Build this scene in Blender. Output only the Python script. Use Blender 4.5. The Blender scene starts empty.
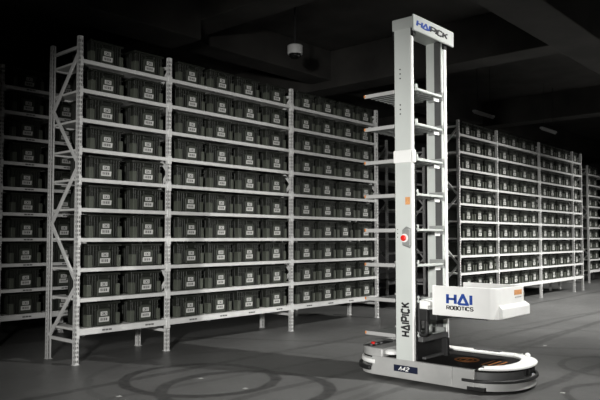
import bpy, bmesh, math, random
from mathutils import Vector, Matrix
random.seed(7)
S = bpy.context.scene
COL = S.collection
PI = math.pi

# ------------------------------------------------------------------ camera
H = 1.69
F_PX = 656.0
YAW = math.radians(41.5316)          # between the view axis and the rack rows (world X)
PITCH = math.atan(30.0 / F_PX)       # the rest of the horizon's height is lens shift
fh = Vector((math.cos(YAW), math.sin(YAW), 0))
rt = Vector((math.sin(YAW), -math.cos(YAW), 0))
fw = fh * math.cos(PITCH) + Vector((0, 0, 1)) * math.sin(PITCH)
up = Vector((0, 0, 1)) * math.cos(PITCH) - fh * math.sin(PITCH)
cam_d = bpy.data.cameras.new('camera')
cam_d.sensor_width = 36
cam_d.lens = F_PX / 600 * 36
cam_d.clip_end = 200
cam_d.shift_y = 8.0 / 600
cam = bpy.data.objects.new('camera', cam_d)
COL.objects.link(cam)
m = Matrix((rt, up, -fw)).transposed().to_4x4()
m.translation = Vector((0, 0, H))
cam.matrix_world = m
S.camera = cam

# ------------------------------------------------------------------ world, lamps, exposure
S.view_settings.view_transform = 'Standard'
S.view_settings.look = 'None'
S.view_settings.gamma = 1
S.view_settings.use_curve_mapping = False
S.view_settings.exposure = 0.14
w = bpy.data.worlds.new('world')
S.world = w
w.use_nodes = True
w.node_tree.nodes['Background'].inputs[0].default_value = (0.8, 0.85, 0.9, 1)
w.node_tree.nodes['Background'].inputs[1].default_value = 0.004


def spot(name, loc, target, power, angle, blend, radius):
    d = bpy.data.lights.new(name, 'SPOT')
    d.energy = power
    d.spot_size = math.radians(angle)
    d.spot_blend = blend
    d.shadow_soft_size = radius
    d.color = (1.0, 0.99, 0.96)
    o = bpy.data.objects.new(name, d)
    COL.objects.link(o)
    o.location = loc
    o.rotation_euler = (Vector(target) - Vector(loc)).to_track_quat('-Z', 'Y').to_euler()
    return o


spot('hall_lamp', (8.4, 0.3, 6.4), (8.4, 3.9, 0.0), 14000, 96, 1.0, 0.2)
spot('hall_lamp', (15.8, -0.3, 6.4), (15.4, 3.7, 0.0), 8600, 94, 1.0, 0.2)
spot('hall_lamp', (23.5, -0.3, 6.4), (23.5, 4.0, 0.0), 7000, 98, 1.0, 0.2)  # unseen lamp added to brighten the farthest rack and distant floor
spot('side_fill', (-2.0, 0.4, 2.7), (6.1, 6.0, 1.4), 4900, 50, 1.0, 0.3)  # added fill for left-facing sides, kept low so it only grazes the floor
spot('aisle_lamp', (7.5, 9.55, 5.3), (7.5, 9.6, 0.0), 100, 75, 1.0, 0.3)

# ------------------------------------------------------------------ materials
def mat(name, col, rough=0.5, metal=0.0, noise=0.0, nscale=8.0, bump=0.0, bscale=60.0, spec=0.5):
    mt = bpy.data.materials.new(name)
    mt.use_nodes = True
    nt = mt.node_tree
    b = nt.nodes['Principled BSDF']
    b.inputs['Roughness'].default_value = rough
    b.inputs['Metallic'].default_value = metal
    b.inputs['Specular IOR Level'].default_value = spec
    tc = nt.nodes.new('ShaderNodeTexCoord')
    if noise > 0:
        nz = nt.nodes.new('ShaderNodeTexNoise')
        nz.inputs['Scale'].default_value = nscale
        nz.inputs['Detail'].default_value = 5
        rp = nt.nodes.new('ShaderNodeValToRGB')
        rp.color_ramp.elements[0].position = 0.3
        rp.color_ramp.elements[1].position = 0.7
        rp.color_ramp.elements[0].color = (*[c * (1 - noise) for c in col], 1)
        rp.color_ramp.elements[1].color = (*[min(1, c * (1 + noise)) for c in col], 1)
        nt.links.new(tc.outputs['Object'], nz.inputs['Vector'])
        nt.links.new(nz.outputs['Fac'], rp.inputs['Fac'])
        nt.links.new(rp.outputs['Color'], b.inputs['Base Color'])
    else:
        b.inputs['Base Color'].default_value = (*col, 1)
    if bump > 0:
        n2 = nt.nodes.new('ShaderNodeTexNoise')
        n2.inputs['Scale'].default_value = bscale
        bp = nt.nodes.new('ShaderNodeBump')
        bp.inputs['Strength'].default_value = bump
        bp.inputs['Distance'].default_value = 0.01
        nt.links.new(tc.outputs['Object'], n2.inputs['Vector'])
        nt.links.new(n2.outputs['Fac'], bp.inputs['Height'])
        nt.links.new(bp.outputs['Normal'], b.inputs['Normal'])
    return mt


M = {}
M['steel'] = mat('pale powder coated steel', (0.56, 0.56, 0.55), 0.45, 0, 0.06, 6)
M['deck'] = mat('pale shelf panel', (0.60, 0.60, 0.58), 0.5, 0, 0.05, 3)
M['tote'] = mat('olive plastic shaded', (0.010, 0.0115, 0.0085), 0.5, 0, 0.15, 4)  # shade of the ribbed recesses is put into this darker body colour
M['tote_block'] = mat('olive plastic lit', (0.064, 0.070, 0.056), 0.5, 0, 0.1, 4)  # same plastic, lightened for corner blocks that face the light
M['label'] = mat('white sticker', (0.52, 0.52, 0.50), 0.6, 0, 0.05, 20)
M['print'] = mat('dark sticker print', (0.05, 0.05, 0.05), 0.6, 0, 0.1, 20)
M['beamprint'] = mat('dark beam sticker', (0.10, 0.10, 0.10), 0.6, 0, 0.2, 60)
M['white'] = mat('white painted metal', (0.82, 0.82, 0.80), 0.4, 0, 0.03, 4)
M['alu'] = mat('pale grey green painted metal', (0.54, 0.565, 0.54), 0.42, 0, 0.03, 3)
M['grey'] = mat('grey painted metal', (0.30, 0.31, 0.30), 0.45, 0.2, 0.08, 6)
M['silver'] = mat('light grey body panel', (0.42, 0.42, 0.41), 0.4, 0.15, 0.08, 5, 0.05, 200)
M['midgrey'] = mat('mid grey metal', (0.10, 0.10, 0.10), 0.5, 0.2, 0.1, 6)
M['black'] = mat('black rubber', (0.012, 0.012, 0.012), 0.55, 0, 0.2, 12)
M['mat'] = mat('black deck mat', (0.010, 0.0095, 0.009), 0.75, 0, 0.2, 20, spec=0.2)
M['navy'] = mat('dark navy plate', (0.010, 0.014, 0.035), 0.35, 0, 0.1, 10)
M['blue'] = mat('blue lettering', (0.010, 0.055, 0.30), 0.5, 0, 0.05, 10)
M['ink'] = mat('black lettering', (0.015, 0.015, 0.016), 0.5, 0, 0.05, 10)
M['orange'] = mat('orange marking', (0.26, 0.085, 0.010), 0.5, 0, 0.15, 20)
M['amber'] = mat('amber reflector', (0.50, 0.19, 0.06), 0.35, 0, 0.1, 30)
M['sticker'] = mat('pale orange sticker', (0.62, 0.30, 0.12), 0.6, 0, 0.15, 40)
M['marker'] = mat('worn grey floor sticker', (0.40, 0.40, 0.39), 0.6, 0, 0.2, 40)
M['headgrey'] = mat('grey green painted metal', (0.46, 0.48, 0.46), 0.42, 0, 0.04, 4)
M['tote_panel'] = mat('olive plastic half lit', (0.036, 0.040, 0.032), 0.5, 0, 0.1, 4)  # tote plastic again, lightened so the flush panel stands out from shaded recesses
M['red'] = mat('red push button', (0.72, 0.02, 0.015), 0.35, 0, 0.05, 10)
M['concrete'] = mat('dark concrete', (0.034, 0.032, 0.029), 0.85, 0, 0.35, 1.2, 0.3, 14)
M['wall'] = mat('dark plaster wall', (0.07, 0.07, 0.07), 0.9, 0, 0.25, 0.8, 0.2, 10)
M['lampgrey'] = mat('grey lamp housing', (0.4, 0.4, 0.4), 0.5, 0, 0.05, 6)
M['domewhite'] = mat('off white plastic', (0.5, 0.5, 0.49), 0.5, 0, 0.05, 6)
M['glass'] = mat('black dome', (0.01, 0.01, 0.01), 0.08, 0, 0.1, 6)


# ------------------------------------------------------------------ mesh helpers
class MB:
    """collects shapes, then links them as ONE mesh object"""

    def __init__(s):
        s.v, s.f, s.mi, s.mats = [], [], [], []
        s.cur = 0

    def use(s, key):
        if key not in s.mats:
            s.mats.append(key)
        s.cur = s.mats.index(key)
        return s

    def add(s, vs, fs):
        b = len(s.v)
        s.v += [tuple(p) for p in vs]
        s.f += [tuple(b + i for i in f) for f in fs]
        s.mi += [s.cur] * len(fs)
        return s

    def box(s, x0, x1, y0, y1, z0, z1):
        return s.add([(x, y, z) for z in (z0, z1) for y in (y0, y1) for x in (x0, x1)],
                     [(0, 2, 3, 1), (4, 5, 7, 6), (0, 1, 5, 4), (2, 6, 7, 3), (0, 4, 6, 2), (1, 3, 7, 5)])

    def prism(s, pts, z0, z1):
        """counter clockwise outline in XY extruded along Z"""
        n = len(pts)
        return s.add([(x, y, z0) for x, y in pts] + [(x, y, z1) for x, y in pts],
                     [tuple(range(n - 1, -1, -1)), tuple(range(n, 2 * n))] +
                     [(i, (i + 1) % n, n + (i + 1) % n, n + i) for i in range(n)])

    def ring(s, outer, inner, z0, z1, closed=True):
        n = len(outer)
        vs = [(x, y, z0) for x, y in outer] + [(x, y, z0) for x, y in inner] + \
             [(x, y, z1) for x, y in outer] + [(x, y, z1) for x, y in inner]
        fs = []
        for i in range(n if closed else n - 1):
            j = (i + 1) % n
            fs += [(i, n + i, n + j, j), (2 * n + i, 2 * n + j, 3 * n + j, 3 * n + i),
                   (i, j, 2 * n + j, 2 * n + i), (n + i, 3 * n + i, 3 * n + j, n + j)]
        if not closed:
            k = n - 1
            fs += [(0, 2 * n, 3 * n, n), (k, n + k, 3 * n + k, 2 * n + k)]
        return s.add(vs, fs)

    def bar(s, a, b, wd, ht, upv=(0, 0, 1)):
        a, b = Vector(a), Vector(b)
        d = (b - a).normalized()
        sd = d.cross(Vector(upv))
        if sd.length < 1e-5:
            sd = d.cross(Vector((1, 0, 0)))
        sd.normalize()
        u = sd.cross(d).normalized()
        q = [(-1, -1), (1, -1), (1, 1), (-1, 1)]
        vs = [p + sd * (i * wd / 2) + u * (j * ht / 2) for p in (a, b) for i, j in q]
        return s.add(vs, [(3, 2, 1, 0), (4, 5, 6, 7)] + [(i, (i + 1) % 4, 4 + (i + 1) % 4, 4 + i) for i in range(4)])

    def lathe(s, prof, c=(0, 0, 0), axis='z', n=24):
        """profile of (radius, height) round an axis, closed with caps"""
        vs, fs = [], []
        for r, h in prof:
            for k in range(n):
                a = 2 * PI * k / n
                p = (r * math.cos(a), r * math.sin(a), h)
                if axis == 'x':
                    p = (p[2], p[0], p[1])
                elif axis == 'y':
                    p = (p[1], p[2], p[0])
                vs.append((c[0] + p[0], c[1] + p[1], c[2] + p[2]))
        for i in range(len(prof) - 1):
            for k in range(n):
                l = (k + 1) % n
                fs.append((i * n + k, i * n + l, (i + 1) * n + l, (i + 1) * n + k))
        fs.append(tuple(range(n - 1, -1, -1)))
        fs.append(tuple((len(prof) - 1) * n + k for k in range(n)))
        return s.add(vs, fs)

    def tube(s, pts, r, n=10):
        pts = [Vector(p) for p in pts]
        vs, fs = [], []
        ref = Vector((0, 0, 1))
        for i, p in enumerate(pts):
            d = (pts[min(i + 1, len(pts) - 1)] - pts[max(i - 1, 0)]).normalized()
            e = d.cross(ref)
            if e.length < 0.1:
                e = d.cross(Vector((1, 0, 0)))
            e.normalize()
            g = e.cross(d)
            for k in range(n):
                a = 2 * PI * k / n
                vs.append(p + e * (r * math.cos(a)) + g * (r * math.sin(a)))
        for i in range(len(pts) - 1):
            for k in range(n):
                l = (k + 1) % n
                fs.append((i * n + k, i * n + l, (i + 1) * n + l, (i + 1) * n + k))
        fs.append(tuple(range(n - 1, -1, -1)))
        fs.append(tuple((len(pts) - 1) * n + k for k in range(n)))
        return s.add(vs, fs)

    def mesh(s, name):
        me = bpy.data.meshes.new(name)
        me.from_pydata(s.v, [], s.f)
        for k in s.mats:
            me.materials.append(M[k])
        me.polygons.foreach_set('material_index', s.mi)
        bm = bmesh.new()
        bm.from_mesh(me)
        bmesh.ops.recalc_face_normals(bm, faces=bm.faces)
        bm.to_mesh(me)
        bm.free()
        return me

    def build(s, name, parent=None, loc=(0, 0, 0), bevel=0.0, smooth=False, solid=0.0, seg=2):
        o = bpy.data.objects.new(name, s.mesh(name))
        COL.objects.link(o)
        o.location = loc
        if parent:
            o.parent = parent
        if solid:
            md = o.modifiers.new('thickness', 'SOLIDIFY')
            md.thickness = solid
        if bevel:
            md = o.modifiers.new('edges', 'BEVEL')
            md.width = bevel
            md.segments = seg
            md.limit_method = 'ANGLE'
            md.angle_limit = math.radians(40)
        if smooth:
            for p in o.data.polygons:
                p.use_smooth = True
            try:
                o.data.set_sharp_from_angle(angle=math.radians(40))
            except Exception:
                pass
        return o


def thing(name, label, cat, loc=(0, 0, 0), group=None):
    o = bpy.data.objects.new(name, None)
    o.empty_display_size = 0.1
    COL.objects.link(o)
    o.location = loc
    tag(o, label, cat, group)
    return o


def tag(o, label=None, cat=None, group=None, kind=None):
    if label:
        o['label'] = label
    if cat:
        o['category'] = cat
    if group:
        o['group'] = group
    if kind:
        o['kind'] = kind
    return o


def put(src, parent, loc, rotz=0.0):
    """a copy of a part, sharing its mesh"""
    c = src.copy()
    COL.objects.link(c)
    c.parent = parent
    c.location = loc
    c.rotation_euler = (0, 0, rotz)
    return c


# ------------------------------------------------------------------ lettering (stroke letters)
GL = {
    'H': [[(0, 0), (0, 6)], [(4, 0), (4, 6)], [(0, 3), (4, 3)]],
    'A': [[(-.2, 0), (2.1, 6), (4.4, 0), (-.2, 0)]],
    'V': [[(0, 0), (2.1, 6), (4.2, 0)]],
    'I': [[(0, 0), (0, 6)]],
    'P': [[(0, 0), (0, 6), (3.2, 6), (4, 5.2), (4, 3.4), (3.2, 2.6), (0, 2.6)]],
    'C': [[(4, 5), (3, 6), (1, 6), (0, 5), (0, 1), (1, 0), (3, 0), (4, 1)]],
    'K': [[(0, 0), (0, 6)], [(4, 6), (0.3, 2.6)], [(1.5, 3.6), (4, 0)]],
    'R': [[(0, 0), (0, 6), (3.2, 6), (4, 5.2), (4, 3.6), (3.2, 2.8), (0, 2.8)], [(2, 2.8), (4, 0)]],
    'O': [[(1, 0), (3, 0), (4, 1), (4, 5), (3, 6), (1, 6), (0, 5), (0, 1), (1, 0)]],
    'B': [[(0, 0), (0, 6), (3, 6), (3.8, 5.3), (3.8, 3.8), (3.2, 3.1), (4, 2.4), (4, .7), (3.2, 0), (0, 0)], [(0, 3.1), (3.2, 3.1)]],
    'T': [[(2, 0), (2, 6)], [(0, 6), (4, 6)]],
    'S': [[(4, 5), (3, 6), (1, 6), (0, 5), (0, 4), (1, 3.1), (3, 2.9), (4, 2), (4, 1), (3, 0), (1, 0), (0, 1)]],
    '4': [[(3, 0), (3, 6), (0, 1.8), (4.2, 1.8)]],
    '2': [[(0, 5), (1, 6), (3, 6), (4, 5), (4, 4), (0, 0), (4, 0)]],
}


def letters(mb, text, org, ex, ez, size, wfac=1.0, thick=0.95, depth=0.004, keys=None, shear=0.0, gap=1.6):
    """strokes of `text` on the plane spanned by ex (reading) and ez (up); size = letter height"""
    ex, ez = Vector(ex), Vector(ez)
    nrm = ex.cross(ez)
    u = size / 6.0
    x = 0.0
    for i, ch in enumerate(text):
        if keys:
            mb.use(keys[i])
        st = GL[ch]
        wd = max(p[0] for l in st for p in l)
        for l in st:
            for k in range(len(l) - 1):
                a, b = l[k], l[k + 1]
                dx, dy = b[0] - a[0], b[1] - a[1]
                L = math.hypot(dx, dy)
                dx, dy = dx / L, dy / L
                e = thick / 2 * 0.85
                a2 = (a[0] - dx * e * (k > 0), a[1] - dy * e * (k > 0))
                b2 = (b[0] + dx * e * (k < len(l) - 2), b[1] + dy * e * (k < len(l) - 2))
                q = [(a2[0] - dy * -thick / 2, a2[1] + dx * -thick / 2), (b2[0] - dy * -thick / 2, b2[1] + dx * -thick / 2),
                     (b2[0] - dy * thick / 2, b2[1] + dx * thick / 2), (a2[0] - dy * thick / 2, a2[1] + dx * thick / 2)]
                dd = depth + 0.0002 * k
                P = [Vector(org) + ex * ((x + px * wfac + py * shear) * u) + ez * (py * u) for px, py in q]
                mb.add([p for p in P] + [p + nrm * dd for p in P],
                       [(3, 2, 1, 0), (4, 5, 6, 7)] + [(i2, (i2 + 1) % 4, 4 + (i2 + 1) % 4, 4 + i2) for i2 in range(4)])
        x += wd * wfac + gap + thick * 0.6
    return x * u


# ------------------------------------------------------------------ the hall
def floor_material():
    mt = bpy.data.materials.new('polished concrete with tyre tracks')
    mt.use_nodes = True
    nt = mt.node_tree
    N, L = nt.nodes, nt.links
    b = N['Principled BSDF']
    tc = N.new('ShaderNodeTexCoord')

    def noise(scale, detail=6, rough=0.6, vec=None):
        n = N.new('ShaderNodeTexNoise')
        n.inputs['Scale'].default_value = scale
        n.inputs['Detail'].default_value = detail
        n.inputs['Roughness'].default_value = rough
        L.new(vec or tc.outputs['Object'], n.inputs['Vector'])
        return n.outputs['Fac']

    def math_(op, a, b_=None, clamp=False):
        n = N.new('ShaderNodeMath')
        n.operation = op
        n.use_clamp = clamp
        for i, v in enumerate((a, b_)):
            if v is None:
                continue
            if isinstance(v, (int, float)):
                n.inputs[i].default_value = v
            else:
                L.new(v, n.inputs[i])
        return n.outputs[0]

    warp = noise(0.9, 3)
    wn = math_('MULTIPLY', math_('SUBTRACT', warp, 0.5), 0.16)
    sep = N.new('ShaderNodeSeparateXYZ')
    L.new(tc.outputs['Object'], sep.inputs[0])
    X, Y = sep.outputs['X'], sep.outputs['Y']
    total = None

    def band(dist, half, strength):
        # dist: absolute distance to the middle of a track
        nonlocal total
        t = math_('SUBTRACT', 1.0, math_('DIVIDE', dist, half), True)
        t = math_('MULTIPLY', math_('MINIMUM', math_('MULTIPLY', t, 3.0), 1.0), strength)
        total = t if total is None else math_('MAXIMUM', total, t)

    def circle(cx, cy, r, half, strength):
        dx = math_('SUBTRACT', X, cx)
        dy = math_('SUBTRACT', Y, cy)
        d = math_('SQRT', math_('ADD', math_('MULTIPLY', dx, dx), math_('MULTIPLY', dy, dy)))
        band(math_('ABSOLUTE', math_('SUBTRACT', math_('ADD', d, wn), r)), half, strength)

    def line(a, bb, c, half, strength):   # a*x + b*y = c
        n = math.hypot(a, bb)
        d = math_('ADD', math_('MULTIPLY', X, a / n), math_('MULTIPLY', Y, bb / n))
        d = math_('SUBTRACT', math_('ADD', d, wn), c / n)
        band(math_('ABSOLUTE', d), half, strength)

    for c in TRACK_CIRCLES:
        circle(*c)
    for l in TRACK_LINES:
        line(*l)
    big = noise(0.35, 5)
    fine = noise(7.0, 8, 0.7)
    val = math_('ADD', math_('MULTIPLY', big, 0.7), math_('MULTIPLY', fine, 0.5))
    rp = N.new('ShaderNodeValToRGB')
    rp.color_ramp.elements[0].position = 0.38
    rp.color_ramp.elements[1].position = 0.82
    rp.color_ramp.elements[0].color = (0.056, 0.056, 0.055, 1)
    rp.color_ramp.elements[1].color = (0.140, 0.140, 0.137, 1)
    L.new(val, rp.inputs['Fac'])
    mx = N.new('ShaderNodeMix')
    mx.data_type = 'RGBA'
    L.new(math_('MULTIPLY', total, math_('ADD', math_('MULTIPLY', fine, 0.9), 0.3), True), mx.inputs['Factor'])
    L.new(rp.outputs['Color'], mx.inputs[6])
    mx.inputs[7].default_value = (0.014, 0.014, 0.014, 1)
    L.new(mx.outputs[2], b.inputs['Base Color'])
    L.new(math_('ADD', math_('MULTIPLY', fine, 0.3), 0.27), b.inputs['Roughness'])
    bp = N.new('ShaderNodeBump')
    bp.inputs['Strength'].default_value = 0.08
    bp.inputs['Distance'].default_value = 0.01
    L.new(fine, bp.inputs['Height'])
    L.new(bp.outputs['Normal'], b.inputs['Normal'])
    return mt


TRACK_CIRCLES = [(5.19, 6.19, 0.90, 0.08, 0.95), (5.18, 5.41, 0.95, 0.09, 0.9), (5.6, 6.0, 1.75, 0.06, 0.3),
                 (9.3, 2.6, 0.75, 0.06, 0.6), (7.6, 2.0, 0.7, 0.06, 0.6), (11.0, 4.0, 1.5, 0.07, 0.4)]
TRACK_LINES = [(0.1, 1, 6.55, 0.06, 0.4), (0.02, 1, 5.2, 0.07, 0.55), (-0.03, 1, 3.9, 0.07, 0.55),
               (0.06, 1, 3.4, 0.08, 0.55), (0.02, 1, 4.6, 0.06, 0.5), (1, 0.6, 12.5, 0.08, 0.45), (0, 1, 6.75, 0.08, 0.65)]
M['floor'] = floor_material()
X0, X1, Y0, Y1, ZC = -7.0, 46.0, -9.0, 18.0, 6.7
tag(MB().use('floor').box(X0, X1, Y0, Y1, -0.2, 0.0).build('floor'), kind='structure')
tag(MB().use('concrete').box(X0, X1, Y0, Y1, ZC, ZC + 0.25).build('ceiling'), kind='structure')
tag(MB().use('wall').box(X0, X1, Y1, Y1 + 0.2, 0, ZC).build('wall_back'), kind='structure')
tag(MB().use('wall').box(X0, X1, Y0 - 0.2, Y0, 0, ZC).build('wall_front'), kind='structure')
tag(MB().use('wall').box(X0 - 0.2, X0, Y0, Y1, 0, ZC).build('wall_left'), kind='structure')
tag(MB().use('wall').box(X1, X1 + 0.2, Y0, Y1, 0, ZC).build('wall_right'), kind='structure')
# concrete downstand beams under the slab
bi = 1
for (x0, x1, y0, y1, z) in [(9.0, X1, 4.05, 4.95, 5.6), (X0, 8.3, 9.95, 10.9, 5.6), (8.3, X1, 10.9, 11.6, 5.9),
                            (13.55, 14.3, 4.95, Y1, 5.7), (8.3, 9.0, Y0, Y1, 6.0), (22.5, 23.2, 4.95, Y1, 5.8),
                            (X0, 6.6, 9.5, 9.95, 6.1)]:
    tag(MB().use('concrete').box(x0, x1, y0, y1, z, ZC - 0.002).build('trim_%d' % bi, bevel=0.02), kind='structure')
    bi += 1

# ------------------------------------------------------------------ pallet racks: one of each part, then copies
RH, PW, RD = 4.44, 0.062, 0.80       # height, post width, depth


def post_mesh():
    mb = MB().use('steel')
    pitch, slot = 0.0600, 0.036
    rows = [0.0]
    z = 0.03
    while z + slot < RH - 0.01:
        rows += [z, z + slot]
        z += pitch
    rows.append(RH)

    def face(org, ex, cols, holes):
        xs = [0]
        for c in cols:
            xs.append(xs[-1] + c)
        for i in range(len(cols)):
            if i in holes:
                for r in range(0, len(rows) - 1, 2):
                    P = [Vector(org) + Vector(ex) * a + Vector((0, 0, zz)) for a, zz in
                         ((xs[i], rows[r]), (xs[i + 1], rows[r]), (xs[i + 1], rows[r + 1]), (xs[i], rows[r + 1]))]
                    mb.add(P, [(0, 1, 2, 3)])
            else:
                P = [Vector(org) + Vector(ex) * a + Vector((0, 0, zz)) for a, zz in
                     ((xs[i], 0), (xs[i + 1], 0), (xs[i + 1], RH), (xs[i], RH))]
                mb.add(P, [(0, 1, 2, 3)])
    h = PW / 2
    face((-h, 0, 0), (1, 0, 0), [.006, .020, .010, .020, .006], (1, 3))
    face((-h, PW, 0), (0, -1, 0), [.022, .018, .022], (1,))
    face((h, 0, 0), (0, 1, 0), [.022, .018, .022], (1,))
    face((-h, PW, 0), (1, 0, 0), [.018], ())
    face((h - .018, PW, 0), (1, 0, 0), [.018], ())
    # lid of the post
    mb.box(-h, h, 0, PW, RH - .004, RH)
    return mb


proto_root = thing('pallet_rack', 'x', 'rack')
P_post = post_mesh().build('upright_post', proto_root, solid=0.003)
P_post.modifiers[0].offset = -1
P_foot = MB().use('steel').box(-.042, .042, -.006, .078, 0, .005).build('foot_plate', P_post)


def brace_mesh(a, b):
    """a C channel between two points of the YZ plane"""
    mb = MB().use('steel')
    a, b = Vector(a), Vector(b)
    mb.bar(a, b, 0.004, 0.040, (0, 1, 0.01))
    d = (b - a).normalized()
    n = Vector((1, 0, 0)).cross(d).normalized()
    for s in (-1, 1):
        mb.bar(a + n * (.02 * s) + Vector((.013, 0, 0)), b + n * (.02 * s) + Vector((.013, 0, 0)), 0.026, 0.004, n)
    return mb


yf, yr = 0.05, RD - 0.05
nodes = [(yf, 4.26), (yr, 3.49), (yf, 2.68), (yr, 1.89), (yf, 1.07), (yr, 0.33)]
P_br = [brace_mesh((0, *nodes[i]), (0, *nodes[i + 1])).build('brace', proto_root) for i in range(5)]
P_br.append(brace_mesh((0.006, yf, 4.30), (0.006, yr, 4.30)).build('brace', proto_root))
P_br.append(brace_mesh((0.006, yf, 0.30), (0.006, yr, 0.30)).build('brace', proto_root))

Z0, DZ, NL = 0.440, 0.4060, 10


def shelf_z(k):
    return Z0 + DZ * k + 0.030       # top of the shelf panel


def shelf_parts(L, low):
    """panel with its two beams for a bay of clear length L; origin at the left front corner, top at z = 0"""
    panel = MB().use('deck')
    n = max(2, round(L / 0.45))
    for i in range(n):               # folded steel panels laid side by side
        a, b = L * i / n, L * (i + 1) / n - 0.004
        panel.box(a, b, 0.052, RD - .052, -.030, 0)
    o = panel.build('shelf', proto_root, bevel=0.003, seg=1)
    hgt = 0.084 if low else 0.050
    for y0, y1, s in ((0.004, 0.048, -1), (RD - .048, RD - .004, 1)):
        b = MB().use('steel').box(0, L, y0, y1, -hgt, 0.002)
        yb = 0.0 if s < 0 else RD
        for xa, xb in ((-.03, .0), (L, L + .03)):     # the hooked end brackets lying on the posts
            b.box(xa, xb, min(yb, yb + s * .006), max(yb, yb + s * .006), -hgt - .045, .03)
        for xa, xb in ((0, .004), (L - .004, L)):
            b.box(xa, xb, min(yb + s * .006, yb - s * .05), max(yb + s * .006, yb - s * .05), -hgt - .045, .03)
        b.build('beam', o, bevel=0.004, seg=1)
    return o


P_shelf = {}


def make_rack(label, x0, y0, posts, tote_slots, marks=(), root=None):
    r = root or thing('pallet_rack', label, 'rack')
    r.location = (x0, y0, 0)
    tag(r, label, 'rack', 'pale steel storage racks')
    for px in posts:
        for y, rz in ((0, 0), (RD, PI)):
            p = put(P_post, r, (px, y, 0), rz)
            f = P_foot.copy()
            COL.objects.link(f)
            f.parent = p
        for b in P_br:
            put(b, r, (px, 0, 0))
    for bi_, (a, b) in enumerate(zip(posts[:-1], posts[1:])):
        L = b - a - PW
        for k in range(NL):
            key = (round(L, 3), k == 0)
            if key not in P_shelf:
                P_shelf[key] = shelf_parts(*key)
            src = P_shelf[key]
            s = put(src, r, (a + PW / 2, 0, shelf_z(k)))
            for ch in src.children:
                c = ch.copy()
                COL.objects.link(c)
                c.parent = s
            if k in marks:
                hgt = 0.084 if k == 0 else 0.050
                for tx in tote_slots[bi_]:
                    mb = MB().use('beamprint')
                    for q in range(3):
                        mb.box(-.075 + q * .052, -.032 + q * .052, -.0025, 0, -.011, .011)
                    mb.build('location_label', s, (tx - a - PW / 2, .0035, -hgt / 2))
    return r


# ------------------------------------------------------------------ totes
TW, TD, TH = 0.53, 0.585, 0.325


def make_tote(root):
    hw = TW / 2
    b = MB().use('tote')
    t = .012
    # body: walls with an open top, set in a little under the rim
    g = .034                              # how far the ribbed walls are set in
    ix, iy = hw - g, TD - g
    b.box(-ix, ix, g, iy, 0, .015)
    b.box(-ix, ix, g, g + t, .015, TH - .030)
    b.box(-ix, ix, iy - t, iy, .015, TH - .030)
    b.box(-ix, -ix + t, g + t, iy - t, .015, TH - .030)
    b.box(ix - t, ix, g + t, iy - t, .015, TH - .030)
    for y0, y1 in ((.004, g), (iy, TD - .004)):
        b.box(-hw + .012, hw - .012, y0 + .004, y1 - .004, .0, .022)
        for x in (-.215, -.170, -.128, .132, .172, .215):
            b.box(x - .007, x + .007, y0 + .003, y1 - .003, .02, TH - .028)
        b.box(-hw + .012, hw - .012, y0 + .006, y1 - .004, TH - .105, TH - .092)
    for x0, x1 in ((-hw + .004, -ix), (ix, hw - .004)):
        b.box(x0, x1, .20, .38, .012, TH - .075)
        for y in (.115, .155, .430, .470):
            b.box(x0 + .003, x1 - .003, y - .007, y + .007, .02, TH - .028)
        b.box(x0 + .004, x1 - .004, g, iy, 0, .022)
    bd = b.build('body', root, bevel=0.0025, seg=1)
    r = MB().use('tote')
    o_ = [(-hw, 0), (hw, 0), (hw, TD), (-hw, TD)]
    i_ = [(-hw + .046, .046), (hw - .046, .046), (hw - .046, TD - .046), (-hw + .046, TD - .046)]
    r.ring(o_, i_, TH - .030, TH)
    r.build('rim', root, bevel=0.004, seg=1)
    for y0, y1 in ((.003, .036), (TD - .036, TD - .003)):
        pn = MB().use('tote_panel')
        pn.add([(x, y, z) for y in (y0, y1) for x, z in ((-.098, .012), (.104, .012), (.104, TH - .115), (.082, TH - .088), (-.076, TH - .088), (-.098, TH - .115))],
               [(0, 1, 2, 3, 4, 5), (11, 10, 9, 8, 7, 6)] + [(i, (i + 1) % 6, 6 + (i + 1) % 6, 6 + i) for i in range(6)])
        pn.build('label_panel', root, bevel=.003, seg=1)
    # handle bow under the rim
    h = MB().use('tote')
    h.box(-.085, -.070, -.002, .022, TH - .075, TH - .030)
    h.box(.075, .090, -.002, .022, TH - .075, TH - .030)
    h.box(-.085, .090, -.002, .022, TH - .085, TH - .070)
    h.build('handle', root, bevel=0.003, seg=1)
    # smooth lower corner blocks
    for x0, x1 in ((-hw + .006, -hw + .076), (hw - .062, hw - .006)):
        c = MB().use('tote_block')
        c.prism([(x0, .003), (x1, .003), (x1, .10), (x0, .10)], .002, TH * .52)
        c.build('corner_block', root, bevel=0.006, seg=2)
    lab = MB().use('label').box(-.051, .053, .0, .0042, .143, .200)
    lab.use('print').box(-.034, .036, -.001, .0005, .153, .159).box(-.034, .036, -.001, .0005, .185, .190)
    lab.box(-.034, -.027, -.001, .0005, .159, .185).box(.029, .036, -.001, .0005, .159, .185).box(-.012, .014, -.001, .0005, .163, .181)
    lab.build('label', root)
    lab = MB().use('label').add([(-.078, 0, .058), (.078, 0, .058), (.086, 0, .124), (-.074, 0, .124),
                                 (-.078, .0042, .058), (.078, .0042, .058), (.086, .0042, .124), (-.074, .0042, .124)],
                                [(0, 1, 2, 3), (7, 6, 5, 4), (0, 4, 5, 1), (1, 5, 6, 2), (2, 6, 7, 3), (3, 7, 4, 0)])
    lab.use('print')
    for k, (a, c) in enumerate(((-.056, -.048), (-.040, -.026), (-.018, -.012), (-.002, .012), (.020, .026), (.034, .050))):
        lab.box(a, c, -.001, .0005, .074, .110)
    lab.build('label', root)
    return root


ORD = ['bottom', 'second', 'third', 'fourth', 'fifth', 'sixth', 'seventh', 'eighth', 'ninth', 'top']
tote0 = None


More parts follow.
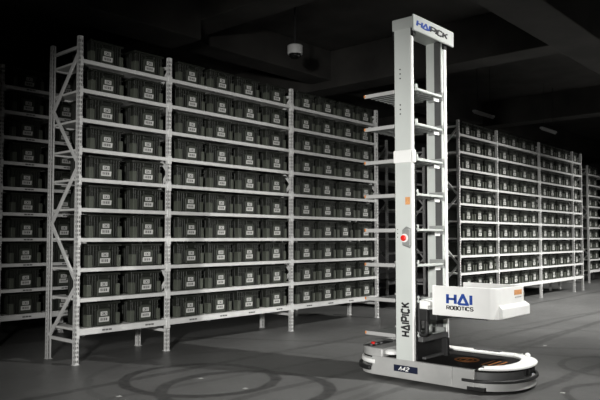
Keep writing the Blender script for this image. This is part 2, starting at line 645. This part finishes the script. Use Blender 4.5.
def shelf_word(k):
    return 'bottom shelf' if k == 0 else 'top shelf' if k == NL - 1 else '%s shelf up' % ORD[k]


def pos_word(i, n):
    if n == 1:
        return 'the only one'
    if n == 2:
        return ('left', 'right')[i]
    if n == 3:
        return ('left', 'middle', 'right')[i]
    return ('leftmost', 'second from left', 'third from left', 'rightmost')[i]


def fill_rack(x0, y0, slots, bays, where, group):
    """totes standing on every shelf; each one its own thing"""
    global tote0
    for bi_, xs in enumerate(slots):
        for i, tx in enumerate(xs):
            for k in range(NL):
                lab = 'dark tote, %s on %s, %s%s' % (pos_word(i, len(xs)), shelf_word(k), bays[bi_] + ' ' if bays[bi_] else '', where)
                dy = 0.075 + random.uniform(-.012, .012)
                dx = random.uniform(-.012, .012)
                if where.startswith('of nearest') and bi_ == 2 and i == 2 and k == 3:
                    dy = 0.15
                    lab = 'dark tote pushed back into shadow, fourth shelf up, right bay of nearest rack'
                loc = (x0 + tx + dx, y0 + dy, shelf_z(k) + 0.001)
                if tote0 is None:
                    t = tote0 = make_tote(thing('storage_tote', lab, 'tote'))
                else:
                    t = tote0.copy()
                    COL.objects.link(t)
                    for ch in tote0.children:
                        c = ch.copy()
                        COL.objects.link(c)
                        c.parent = t
                t.location = loc
                tag(t, lab, 'tote', group)


# nearest rack: three bays of 2, 4 and 4 totes
AX, AY = 4.605, 8.05
A_posts = [0.01, 1.50, 4.27, 6.985]
A_slots = [[0.465, 1.17], [1.985, 2.615, 3.255, 3.94], [4.755, 5.395, 6.05, 6.67]]
make_rack('long pale steel rack nearest the camera, beside the robot', AX, AY, A_posts, A_slots, marks=(0,), root=proto_root)
fill_rack(AX, AY, A_slots, ['left bay', 'middle bay', 'right bay'], 'of nearest rack', 'totes in the nearest rack')
# dim rack one aisle further back, seen at the left edge
BX, BY = 4.57, 10.32
B_posts = [0, 1.465, 4.28, 6.975]
B_slots = [[0.465, 1.13], [], []]
make_rack('dim rack at left edge, one aisle behind the nearest rack', BX, BY, B_posts, B_slots, marks=range(NL))
fill_rack(BX, BY, B_slots, ['', '', ''], 'of dim rack at left edge', 'totes in the dim rack at the left edge')
# rack behind the robot
CX, CY = 13.67, 7.27
C_posts = [0.11, 2.14, 4.92, 7.60, 8.40]
C_slots = [[0.66, 1.25, 1.83], [2.71, 3.34, 3.98, 4.59], [5.42, 6.02, 6.67, 7.26], [8.04]]
make_rack('pale steel rack standing behind the robot at the right', CX, CY, C_posts, C_slots)
fill_rack(CX, CY, C_slots, ['first bay', 'second bay', 'third bay', 'end bay'], 'of rack behind robot', 'totes in the rack behind the robot')
# farthest rack at the right edge
DX, DY = 25.75, 8.25
D_posts = [0, 2.80]
D_slots = [[0.42, 1.08]]
make_rack('farthest rack, cut by the right edge of the photo', DX, DY, D_posts, D_slots)
fill_rack(DX, DY, D_slots, ['bay'], 'of farthest rack at right edge', 'totes in the farthest rack')
# rack seen dimly through the gap left of the robot's mast
make_rack('dim empty rack in the dark gap left of the robot mast', 15.35, 10.32, [0, 2.0], [[]])

# prototypes of the parts that are not used at their own place are removed
for o in [P_post, P_foot] + P_br + [c for s in P_shelf.values() for c in s.children] + list(P_shelf.values()):
    bpy.data.objects.remove(o)

# ------------------------------------------------------------------ the picking robot
R = thing('picking_robot', 'tall white warehouse robot with twin mast, shelf trays and rounded base', 'robot', (7.2, 4.1, 0))
RO = Vector((7.2, 4.1, 0))


def rb(mb, name, parent=None, bevel=0.0, smooth=False, seg=2, label=None):
    """robot part modelled in hall coordinates"""
    off = RO
    mb.v = [(x - off.x, y - off.y, z - off.z) for x, y, z in mb.v]
    o = mb.build(name, parent or R, bevel=bevel, smooth=smooth, seg=seg)
    if label:
        o['label'] = label
    return o


XL, XR = 6.635, 7.77                 # sides of the base
YN, YB = 3.47, 4.66                  # where nose and tail start to round off


def outline(off=0.0, nose=0.52, tail=0.42, n=28, e=2.15):
    """counter clockwise outline of the base, grown by off"""
    cx, hx = (XL + XR) / 2, (XR - XL) / 2 + off
    pts = []
    for i in range(n + 1):           # tail from right to left
        a = PI * i / n
        c, s = math.cos(a), math.sin(a)
        pts.append((cx + hx * math.copysign(abs(c) ** (2 / e), c), YB + (tail + off) * abs(s) ** (2 / e)))
    for i in range(n + 1):           # nose from left to right
        a = PI + PI * i / n
        c, s = math.cos(a), math.sin(a)
        pts.append((cx + hx * math.copysign(abs(c) ** (2 / e), c), YN - (nose + off) * abs(s) ** (2 / e)))
    return pts


def half(pts, n=28, which='nose', extra=0):
    a = pts[n + 1:] if which == 'nose' else pts[:n + 1]
    return a


ol = outline()
# body: lower skirt, recessed sensor band, side panels
base = rb(MB().use('silver').prism(outline(-0.004), 0.035, 0.122).use('midgrey').prism(outline(-0.05), 0.120, 0.235), 'chassis', smooth=True, bevel=.004)
for s, x in ((-1, XL), (1, XR)):
    xa, xb = (x, x + .05) if s < 0 else (x - .05, x)
    sp = MB().use('silver').box(xa, xb, 3.625, 4.70, .040, .258).box(xa, xb, 3.36, 3.619, .040, .258)
    rb(sp, 'side_panel', bevel=.005)
np_ = MB().use('navy').box(XL - .005, XL, 4.06, 4.385, .117, .192)
np_.use('white')
letters(np_, 'V42', (XL - .005, 4.315, .135), (0, -1, 0), (0, 0, 1), .040, 1.25, 1.25, .003, shear=.35, gap=1.3)
rb(np_, 'nameplate')
# deck plate with black mat and its orange markings
rb(MB().use('mat').prism(outline(-0.012, .50, .40), .235, .252), 'deck', smooth=True)
mt_ = MB().use('mat')
mt_.prism([(x, y) for x, y in outline(-0.10, .42, .0) if y < 4.1] + [(XR - .10, 4.09), (XL + .05, 4.09)][0:0] or outline(-.1), .252, .258)
md = rb(mt_, 'deck_mat')
om = MB().use('orange')


def ell(cx, cy, rx, ry, n=40):
    return [(cx + rx * math.cos(2 * PI * i / n), cy + ry * math.sin(2 * PI * i / n)) for i in range(n)]


om.ring(ell(7.14, 3.70, .145, .145), ell(7.14, 3.70, .118, .118), .258, .2605)
om.ring(ell(7.14, 3.70, .085, .085), ell(7.14, 3.70, .070, .070), .258, .2605)
om.box(7.07, 7.21, 3.692, 3.708, .258, .2605)
for k in range(3):
    om.add([(6.98 + dx, 3.42 - k * .075 + dy, z) for z in (.258, .2605) for dx, dy in ((0, 0), (.33, 0), (.33, .022), (0, .022))],
           [(3, 2, 1, 0), (4, 5, 6, 7), (0, 1, 5, 4), (1, 2, 6, 5), (2, 3, 7, 6), (3, 0, 4, 7)])
rb(om, 'deck_marking', label='orange ring and stripes on the black deck')

# white horseshoe rim round the nose and along the far side
outer = outline(0.012)[29:]
inner = outline(-0.155, .47)[29:]
outer = [(XL - .012, 3.30)] + [p for p in outer if p[1] < 3.29] + [(XR + .012, 3.30), (XR + .012, 3.75), (XR + .012, 4.35)]
n_in = len(outer) - 3
inn = [p for p in inner]
# resample the inner edge to as many points as the outer one
cx = (XL + XR) / 2
i2 = []
for j, (x, y) in enumerate(outer):
    if y >= 3.295:
        if x < cx:
            i2.append((XL + .10, 3.30))
        else:
            i2.append((XR - .14, y))
    else:
        dx, dy = x - cx, y - 3.42
        i2.append((cx + dx * .76, 3.42 + dy * .60 if dy < 0 else y))
rim = rb(MB().use('white').ring(outer, i2, .258, .288, closed=False), 'rim', bevel=.012, smooth=True, seg=3)
rb(MB().use('midgrey').prism([(7.70, 3.55), (7.80, 3.55), (7.80, 3.90), (7.70, 3.90)], .285, .300), 'rim_cover', bevel=.006)
rb(MB().use('white').lathe([(.034, 0), (.034, .012), (.022, .030), (.008, .036)], (7.70, 3.20, .288), n=18), 'sensor_knob', smooth=True)
# black lidar posts inside the sensor band
for x, y in ((7.34, 3.02), (7.50, 3.07), (7.16, 3.01)):
    rb(MB().use('black').box(x - .035, x + .035, y - .025, y + .03, .165, .236), 'lidar_window', bevel=.005)
# rubber bumper hoops
bo = [p for p in outline(0.022)[29:] if p[1] < 3.45]
bn = [p for p in outline(-0.02)[29:] if p[1] < 3.50][:len(bo)]
bo = [(XL - .016, 3.50)] + bo[1:-1] + [(XR + .016, 3.50)]
b_in = [(XL - .004, 3.50)] + [((x - cx) * .945 + cx, (y - 3.47) * .94 + 3.47) for x, y in bo[1:-1]] + [(XR + .004, 3.50)]
rb(MB().use('black').ring(bo, b_in, .122, .155, closed=False), 'bumper', bevel=.008, smooth=True)
to = [p for p in outline(0.04)[:29] if p[1] > 4.72]
t_in = [((x - cx) * .93 + cx, (y - 4.66) * .90 + 4.66) for x, y in to]
rb(MB().use('black').ring(to, t_in, .085, .135, closed=False), 'bumper', bevel=.008, smooth=True)
# dark service cut-outs low in the nose and the wheels
for x0, y0, x1, y1 in ((6.63, 3.42, 6.70, 3.20),):
    rb(MB().use('black').box(6.628, 6.72, 3.24, 3.44, .035, .075), 'service_cover', bevel=.004)
for x in (6.82, 7.68):
    for y in (3.25, 4.75):
        wh = MB().use('black').lathe([(.045, -.02), (.055, -.014), (.055, .014), (.045, .02)], (x, y, .055), 'x', 20)
        rb(wh, 'wheel', smooth=True)

# tail: raised rear housing with its buttons
tl = [(cx + (x - cx) * .97, 4.66 + (y - 4.66) * .93) for x, y in outline()[:29]]
rb(MB().use('silver').prism(tl + [(XL + .018, 4.56), (XR - .018, 4.56)], .150, .350), 'rear_housing', bevel=.02, smooth=True, seg=3)
rb(MB().use('white').ring(outline(.004)[:29], [(cx + (x - cx) * .93, 4.66 + (y - 4.66) * .9) for x, y in outline()[:29]], .165, .215, closed=False), 'rear_rim', bevel=.008, smooth=True)
cp = rb(MB().use('black').box(6.72, 7.20, 4.76, 4.90, .348, .356), 'control_panel', bevel=.004)
rb(MB().use('red').lathe([(.032, 0), (.032, .018), (.022, .026)], (6.88, 4.85, .356), n=18), 'push_button', cp, smooth=True, label='red push button')
for k in range(3):
    rb(MB().use('midgrey').lathe([(.024, 0), (.024, .015), (.016, .020)], (6.76 + k * .11, 4.80, .356), n=16), 'push_button', cp, smooth=True)
rb(MB().use('white').lathe([(.075, 0), (.075, .035), (.05, .055), (.02, .06)], (6.76, 4.50, .285), n=20), 'corner_cap', smooth=True)

# mast: two columns under a header
CYF, CYB = 4.13, 4.358               # front and back of a column
ZT = 4.22


def column(x0, x1, nm):
    c = MB().use('alu').box(x0 + .003, x1, CYF + .004, CYB, .25, ZT)
    return rb(c, nm, bevel=.006)


col = column(6.64, 6.70, 'mast_column')
rb(MB().use('white').box(6.640, 6.690, CYF - .018, CYF + .004, .25, 4.10), 'guide_rail', col, bevel=.008, label='bright white front guide rail')
rb(MB().use('white').box(6.628, 6.700, CYB - .235, CYB + .012, 2.585, 2.735).box(6.64, 6.70, CYF - .035, CYF, 2.585, 2.735), 'joint_plate', col, bevel=.006)
hl = MB().use('ink')
letters(hl, 'HAIPICK', (6.6425, 4.176, .540), (0, 0, 1), (0, 1, 0), .098, .73, 1.6, .003, gap=.50)
rb(hl, 'lettering', col)
rb(MB().use('sticker').box(6.6405, 6.643, 4.150, 4.215, 2.085, 2.175), 'sticker', col, label='pale orange square sticker')
for z in (3.66, 3.23):
    scr = MB().use('black')
    for k in range(3):
        scr.lathe([(.009, 0), (.009, .004)], (6.6395, 4.275, z - .055 + k * .055), 'x', 10)
    rb(scr, 'screw', col)
scr = MB().use('black')
for k in range(3):
    scr.lathe([(.006, 0), (.006, .004)], (6.6395, 4.325, 1.70 + k * .045), 'x', 8)
rb(scr, 'screw', col)
es = rb(MB().use('grey').add([(6.643, 4.150, 1.565), (6.643, 4.255, 1.60), (6.643, 4.255, 1.79), (6.643, 4.205, 1.83), (6.643, 4.135, 1.80), (6.643, 4.135, 1.60),
                              (6.615, 4.155, 1.59), (6.615, 4.245, 1.61), (6.615, 4.245, 1.78), (6.615, 4.205, 1.81), (6.615, 4.145, 1.785), (6.615, 4.145, 1.61)],
                             [(0, 1, 2, 3, 4, 5), (11, 10, 9, 8, 7, 6)] + [(i, (i + 1) % 6, 6 + (i + 1) % 6, 6 + i) for i in range(6)]), 'emergency_stop', bevel=.004)
rb(MB().use('white').lathe([(.050, 0), (.050, -.006)], (6.615, 4.212, 1.690), 'x', 24), 'collar', es)
rb(MB().use('red').lathe([(.018, 0), (.018, -.010), (.035, -.015), (.035, -.028), (.025, -.034)], (6.609, 4.212, 1.690), 'x', 24), 'push_button', es, smooth=True, label='red mushroom push button')
# toothed lift belt in the inner face of the near column
bl = MB().use('black').box(6.702, 6.722, CYF - .015, CYF + .03, .33, 2.56)
for k in range(44):
    bl.box(6.722, 6.732, CYF - .020, CYF + .03, .36 + k * .05, .385 + k * .05)
rb(bl, 'lift_belt')
# far column: inner channel, groove and bright front rail
col2 = rb(MB().use('alu').box(7.385, 7.48, CYF + .004, CYB, .25, ZT), 'mast_column', bevel=.006)
rb(MB().use('white').box(7.425, 7.48, CYF - .018, CYF + .004, .25, 4.10), 'guide_rail', col2, bevel=.008, label='bright white front guide rail')
rb(MB().use('midgrey').box(7.368, 7.385, CYF + .012, CYF + .10, .27, ZT), 'groove', col2)

# header box
hd = MB().use('headgrey').box(6.640, 7.565, CYF - .030, CYB + .030, 4.195, 4.335)
head = rb(hd, 'header', bevel=.012)
rb(MB().use('headgrey').box(6.622, 7.600, CYF - .062, CYF - .032, 4.150, 4.350), 'front_plate', head, bevel=.014, seg=3)
hp = MB()
letters(hp, 'HAIPICK', (6.692, CYF - .0622, 4.218), (1, 0, 0), (0, 0, 1), .064, 2.45, 1.5, .003,
        keys=['blue', 'blue', 'blue', 'ink', 'ink', 'ink', 'ink'], gap=2.0, shear=.3)
rb(hp, 'lettering', head, label='HAIPICK lettering, first half blue, second half black')
for xa, xb, ya, yb in ((6.660, 6.715, CYF - .028, CYF + .03), (7.40, 7.47, CYF - .028, CYF + .03), (6.65, 6.70, CYB - .01, CYB + .026)):
    rb(MB().use('black').box(xa, xb, ya, yb, 4.10, 4.195), 'pulley', head)

# storage trays behind and between the columns
for k in range(8):
    z = 3.475 - k * .4215
    tr = MB().use('grey')
    tr.box(6.70, 7.355, 4.14, 4.835, z - .012, z - .004)
    for q in range(6):               # pressed ribs along the tray
        x = 6.79 + q * .095
        tr.box(x - .012, x + .012, 4.16, 4.80, z - .028, z - .012)
    t = rb(tr, 'storage_tray', bevel=.003, seg=1)
    rb(MB().use('silver').box(6.690, 6.702, 4.40, 4.84, z - .030, z + .016), 'side_rail', t, bevel=.003, seg=1)
    rb(MB().use('silver').box(7.353, 7.365, 4.39, 4.84, z - .030, z + .016), 'side_rail', t, bevel=.003, seg=1)
    rb(MB().use('alu').box(6.74, 7.365, 4.100, 4.140, z - .018, z + .012).box(6.735, 6.765, 4.105, 4.135, z + .012, z + .06), 'front_lip', t, bevel=.004, seg=1)
    rb(MB().use('grey').box(7.330, 7.3675, 4.10, 4.30, z - .055, z + .055), 'bracket', t, bevel=.004, seg=1)
    rb(MB().use('grey').box(6.715, 6.745, 4.16, 4.37, z - .07, z + .02), 'bracket', t, bevel=.004, seg=1)
    rb(MB().use('amber').box(6.686, 6.710, 4.822, 4.845, z - .020, z + .014), 'reflector', t, bevel=.004, label='small amber corner reflector')
    rb(MB().use('white').box(7.19, 7.31, 4.13, 4.142, z - .075, z - .03), 'sensor', t, bevel=.003)

# lift carriage, gripper housing with its lettering
rb(MB().use('black').box(6.74, 7.36, 3.99, 4.10, .72, .86).box(6.80, 7.36, 3.90, 4.0, .73, .80).box(6.86, 7.3, 3.3, 3.95, .775, .79), 'lift_carriage', bevel=.008)
GX0, GX1, GY0, GY1, GZ0, GZ1 = 6.76, 7.50, 3.135, 3.915, .800, 1.140


def u_wall(t):
    """front of the housing seen from above: near side, rounded front corners, far side"""
    r = .10
    pts = [(GX0 + t, GY1 - (.0 if t else .0))]
    rr = r - t
    for i in range(9):
        a = PI + PI / 2 * i / 8
        pts.append((GX0 + r + rr * math.cos(a), GY0 + r + rr * math.sin(a)))
    for i in range(9):
        a = PI * 1.5 + PI / 2 * i / 8
        pts.append((GX1 - .05 + (.05 - t if t < .05 else .005) * math.cos(a), GY0 + .05 + (.05 - t if t < .05 else .005) * math.sin(a)))
    pts.append((GX1 - t, GY1))
    return pts


g = MB().use('white')
g.ring(u_wall(0), u_wall(.022), GZ0, GZ1, closed=False)
grip = rb(g, 'gripper_housing', bevel=.004, smooth=True)
rb(MB().use('white').box(GX0 + .012, GX1 - .01, GY0 + .03, GY1 - .02, GZ0 + .004, GZ0 + .02).box(GX0, GX0 + .06, GY1, GY1 + .02, GZ0, GZ1), 'floor_plate', grip, bevel=.006)
lg = MB().use('white').add([(GX0 + .06, GY0 + .02, GZ0), (GX1 + .03, GY0 + .02, GZ0), (GX1 + .03, GY0 - .045, GZ0 + .008), (GX0 + .03, GY0 - .045, GZ0 + .008),
                            (GX0 + .06, GY0 + .02, GZ0 + .165), (GX1 + .03, GY0 + .02, GZ0 + .165), (GX1 + .03, GY0 - .045, GZ0 + .120), (GX0 + .03, GY0 - .045, GZ0 + .120)],
                           [(0, 1, 2, 3), (7, 6, 5, 4), (0, 4, 5, 1), (1, 5, 6, 2), (2, 6, 7, 3), (3, 7, 4, 0)])
rb(lg, 'front_ledge', grip, bevel=.012, seg=3)
gl = MB().use('blue')
letters(gl, 'HAI', (GX0, 3.735, .945), (0, -1, 0), (0, 0, 1), .104, 1.42, 1.45, .003, gap=1.55)
rb(gl, 'lettering', grip, label='large blue lettering HAI')
gl = MB().use('ink')
letters(gl, 'ROBOTICS', (GX0, 3.745, .878), (0, -1, 0), (0, 0, 1), .038, 1.35, 1.4, .003, gap=1.1)
rb(gl, 'lettering', grip, label='small black lettering ROBOTICS')
rb(MB().use('sticker').box(7.20, 7.40, GY0 - .003, GY0 + .001, 1.045, 1.100).use('marker').box(7.22, 7.39, GY0 - .003, GY0 + .001, 1.012, 1.024), 'sticker', grip, label='orange warning sticker')
rb(MB().use('black').box(7.36, 7.46, 3.22, 3.90, .83, 1.07).box(6.80, 7.36, 3.35, 3.85, .82, .90), 'gripper_fork', bevel=.01)
# cables and motor between the columns
ch = [(6.77, 4.115, .98)] + [(6.77, 4.065 + .05 * math.cos(a), .60 - .05 * math.sin(a)) for a in [PI * i / 10 for i in range(11)]] + [(6.77, 4.015, .84)]
rb(MB().use('black').tube(ch, .026, 10), 'cable_chain', smooth=True)
rb(MB().use('white').box(6.75, 6.90, 3.99, 4.10, .84, .955).box(6.755, 6.99, 3.96, 4.00, .90, .95), 'connector', bevel=.008)
rb(MB().use('black').box(6.74, 7.36, 4.13, 4.36, .252, .50), 'motor_housing', bevel=.01)
rb(MB().use('midgrey').box(6.74, 7.34, 4.05, 4.12, .47, .53).box(6.80, 7.30, 4.05, 4.10, .262, .29), 'cross_member', bevel=.006)
rb(MB().use('black').box(7.22, 7.28, 4.00, 4.08, .252, .47), 'cross_post', bevel=.006)

# ------------------------------------------------------------------ floor markers, ceiling fittings
for i, (x, y, lab) in enumerate([(5.19, 6.19, 'small pale floor marker at the middle of the left tyre circle'),
                                 (5.18, 5.41, 'small pale floor marker on the right part of the tyre circles'),
                                 (4.03, 6.15, 'small pale floor marker near the lower left corner of the photo'),
                                 (10.34, 4.01, 'small pale floor marker on open floor to the right of robot'),
                                 (7.31, 2.79, 'small pale floor marker just in front of the robot nose')]):
    mk = MB().use('marker').box(-.025, .025, -.025, .025, 0, .0015)
    if i == 4:
        x, y = 7.33, 2.66
    tag(mk.build('floor_marker', loc=(x, y, 0.0003)), lab, 'floor marker', 'navigation markers on the floor')


def batten(x, y, z, lab, L=1.25):
    t = thing('lamp_batten', lab, 'lamp', (x, y, z), 'unlit lamps under the ceiling')
    MB().use('lampgrey').box(-L / 2, L / 2, -.05, .05, .03, .09).build('housing', t, bevel=.01)
    MB().use('lampgrey').lathe([(.02, -L / 2 + .03), (.02, L / 2 - .03)], (0, 0, .008), 'x', 12).build('tube', t)
    for s in (-1, 1):
        MB().use('black').box(s * .4 - .006, s * .4 + .006, -.006, .006, .09, ZC - z).build('hanger_rod', t)


batten(17.55, 8.47, 5.2, 'unlit strip lamp hanging just right of the robot mast')
batten(21.35, 8.05, 5.16, 'unlit strip lamp hanging further right above the rack behind the robot')
t = thing('dome_camera', 'grey cylindrical dome camera hanging from ceiling above nearest rack', 'camera', (9.75, 8.77, 5.47))
MB().use('domewhite').lathe([(.15, -.07), (.155, -.05), (.155, .10), (.13, .12)], n=28).build('housing', t, smooth=True)
MB().use('glass').lathe([(.02, -.16), (.08, -.145), (.115, -.11), (.125, -.07)], n=24).build('dome', t, smooth=True)
MB().use('black').lathe([(.02, .12), (.02, ZC - 5.47)], n=12).build('hanger_pole', t)
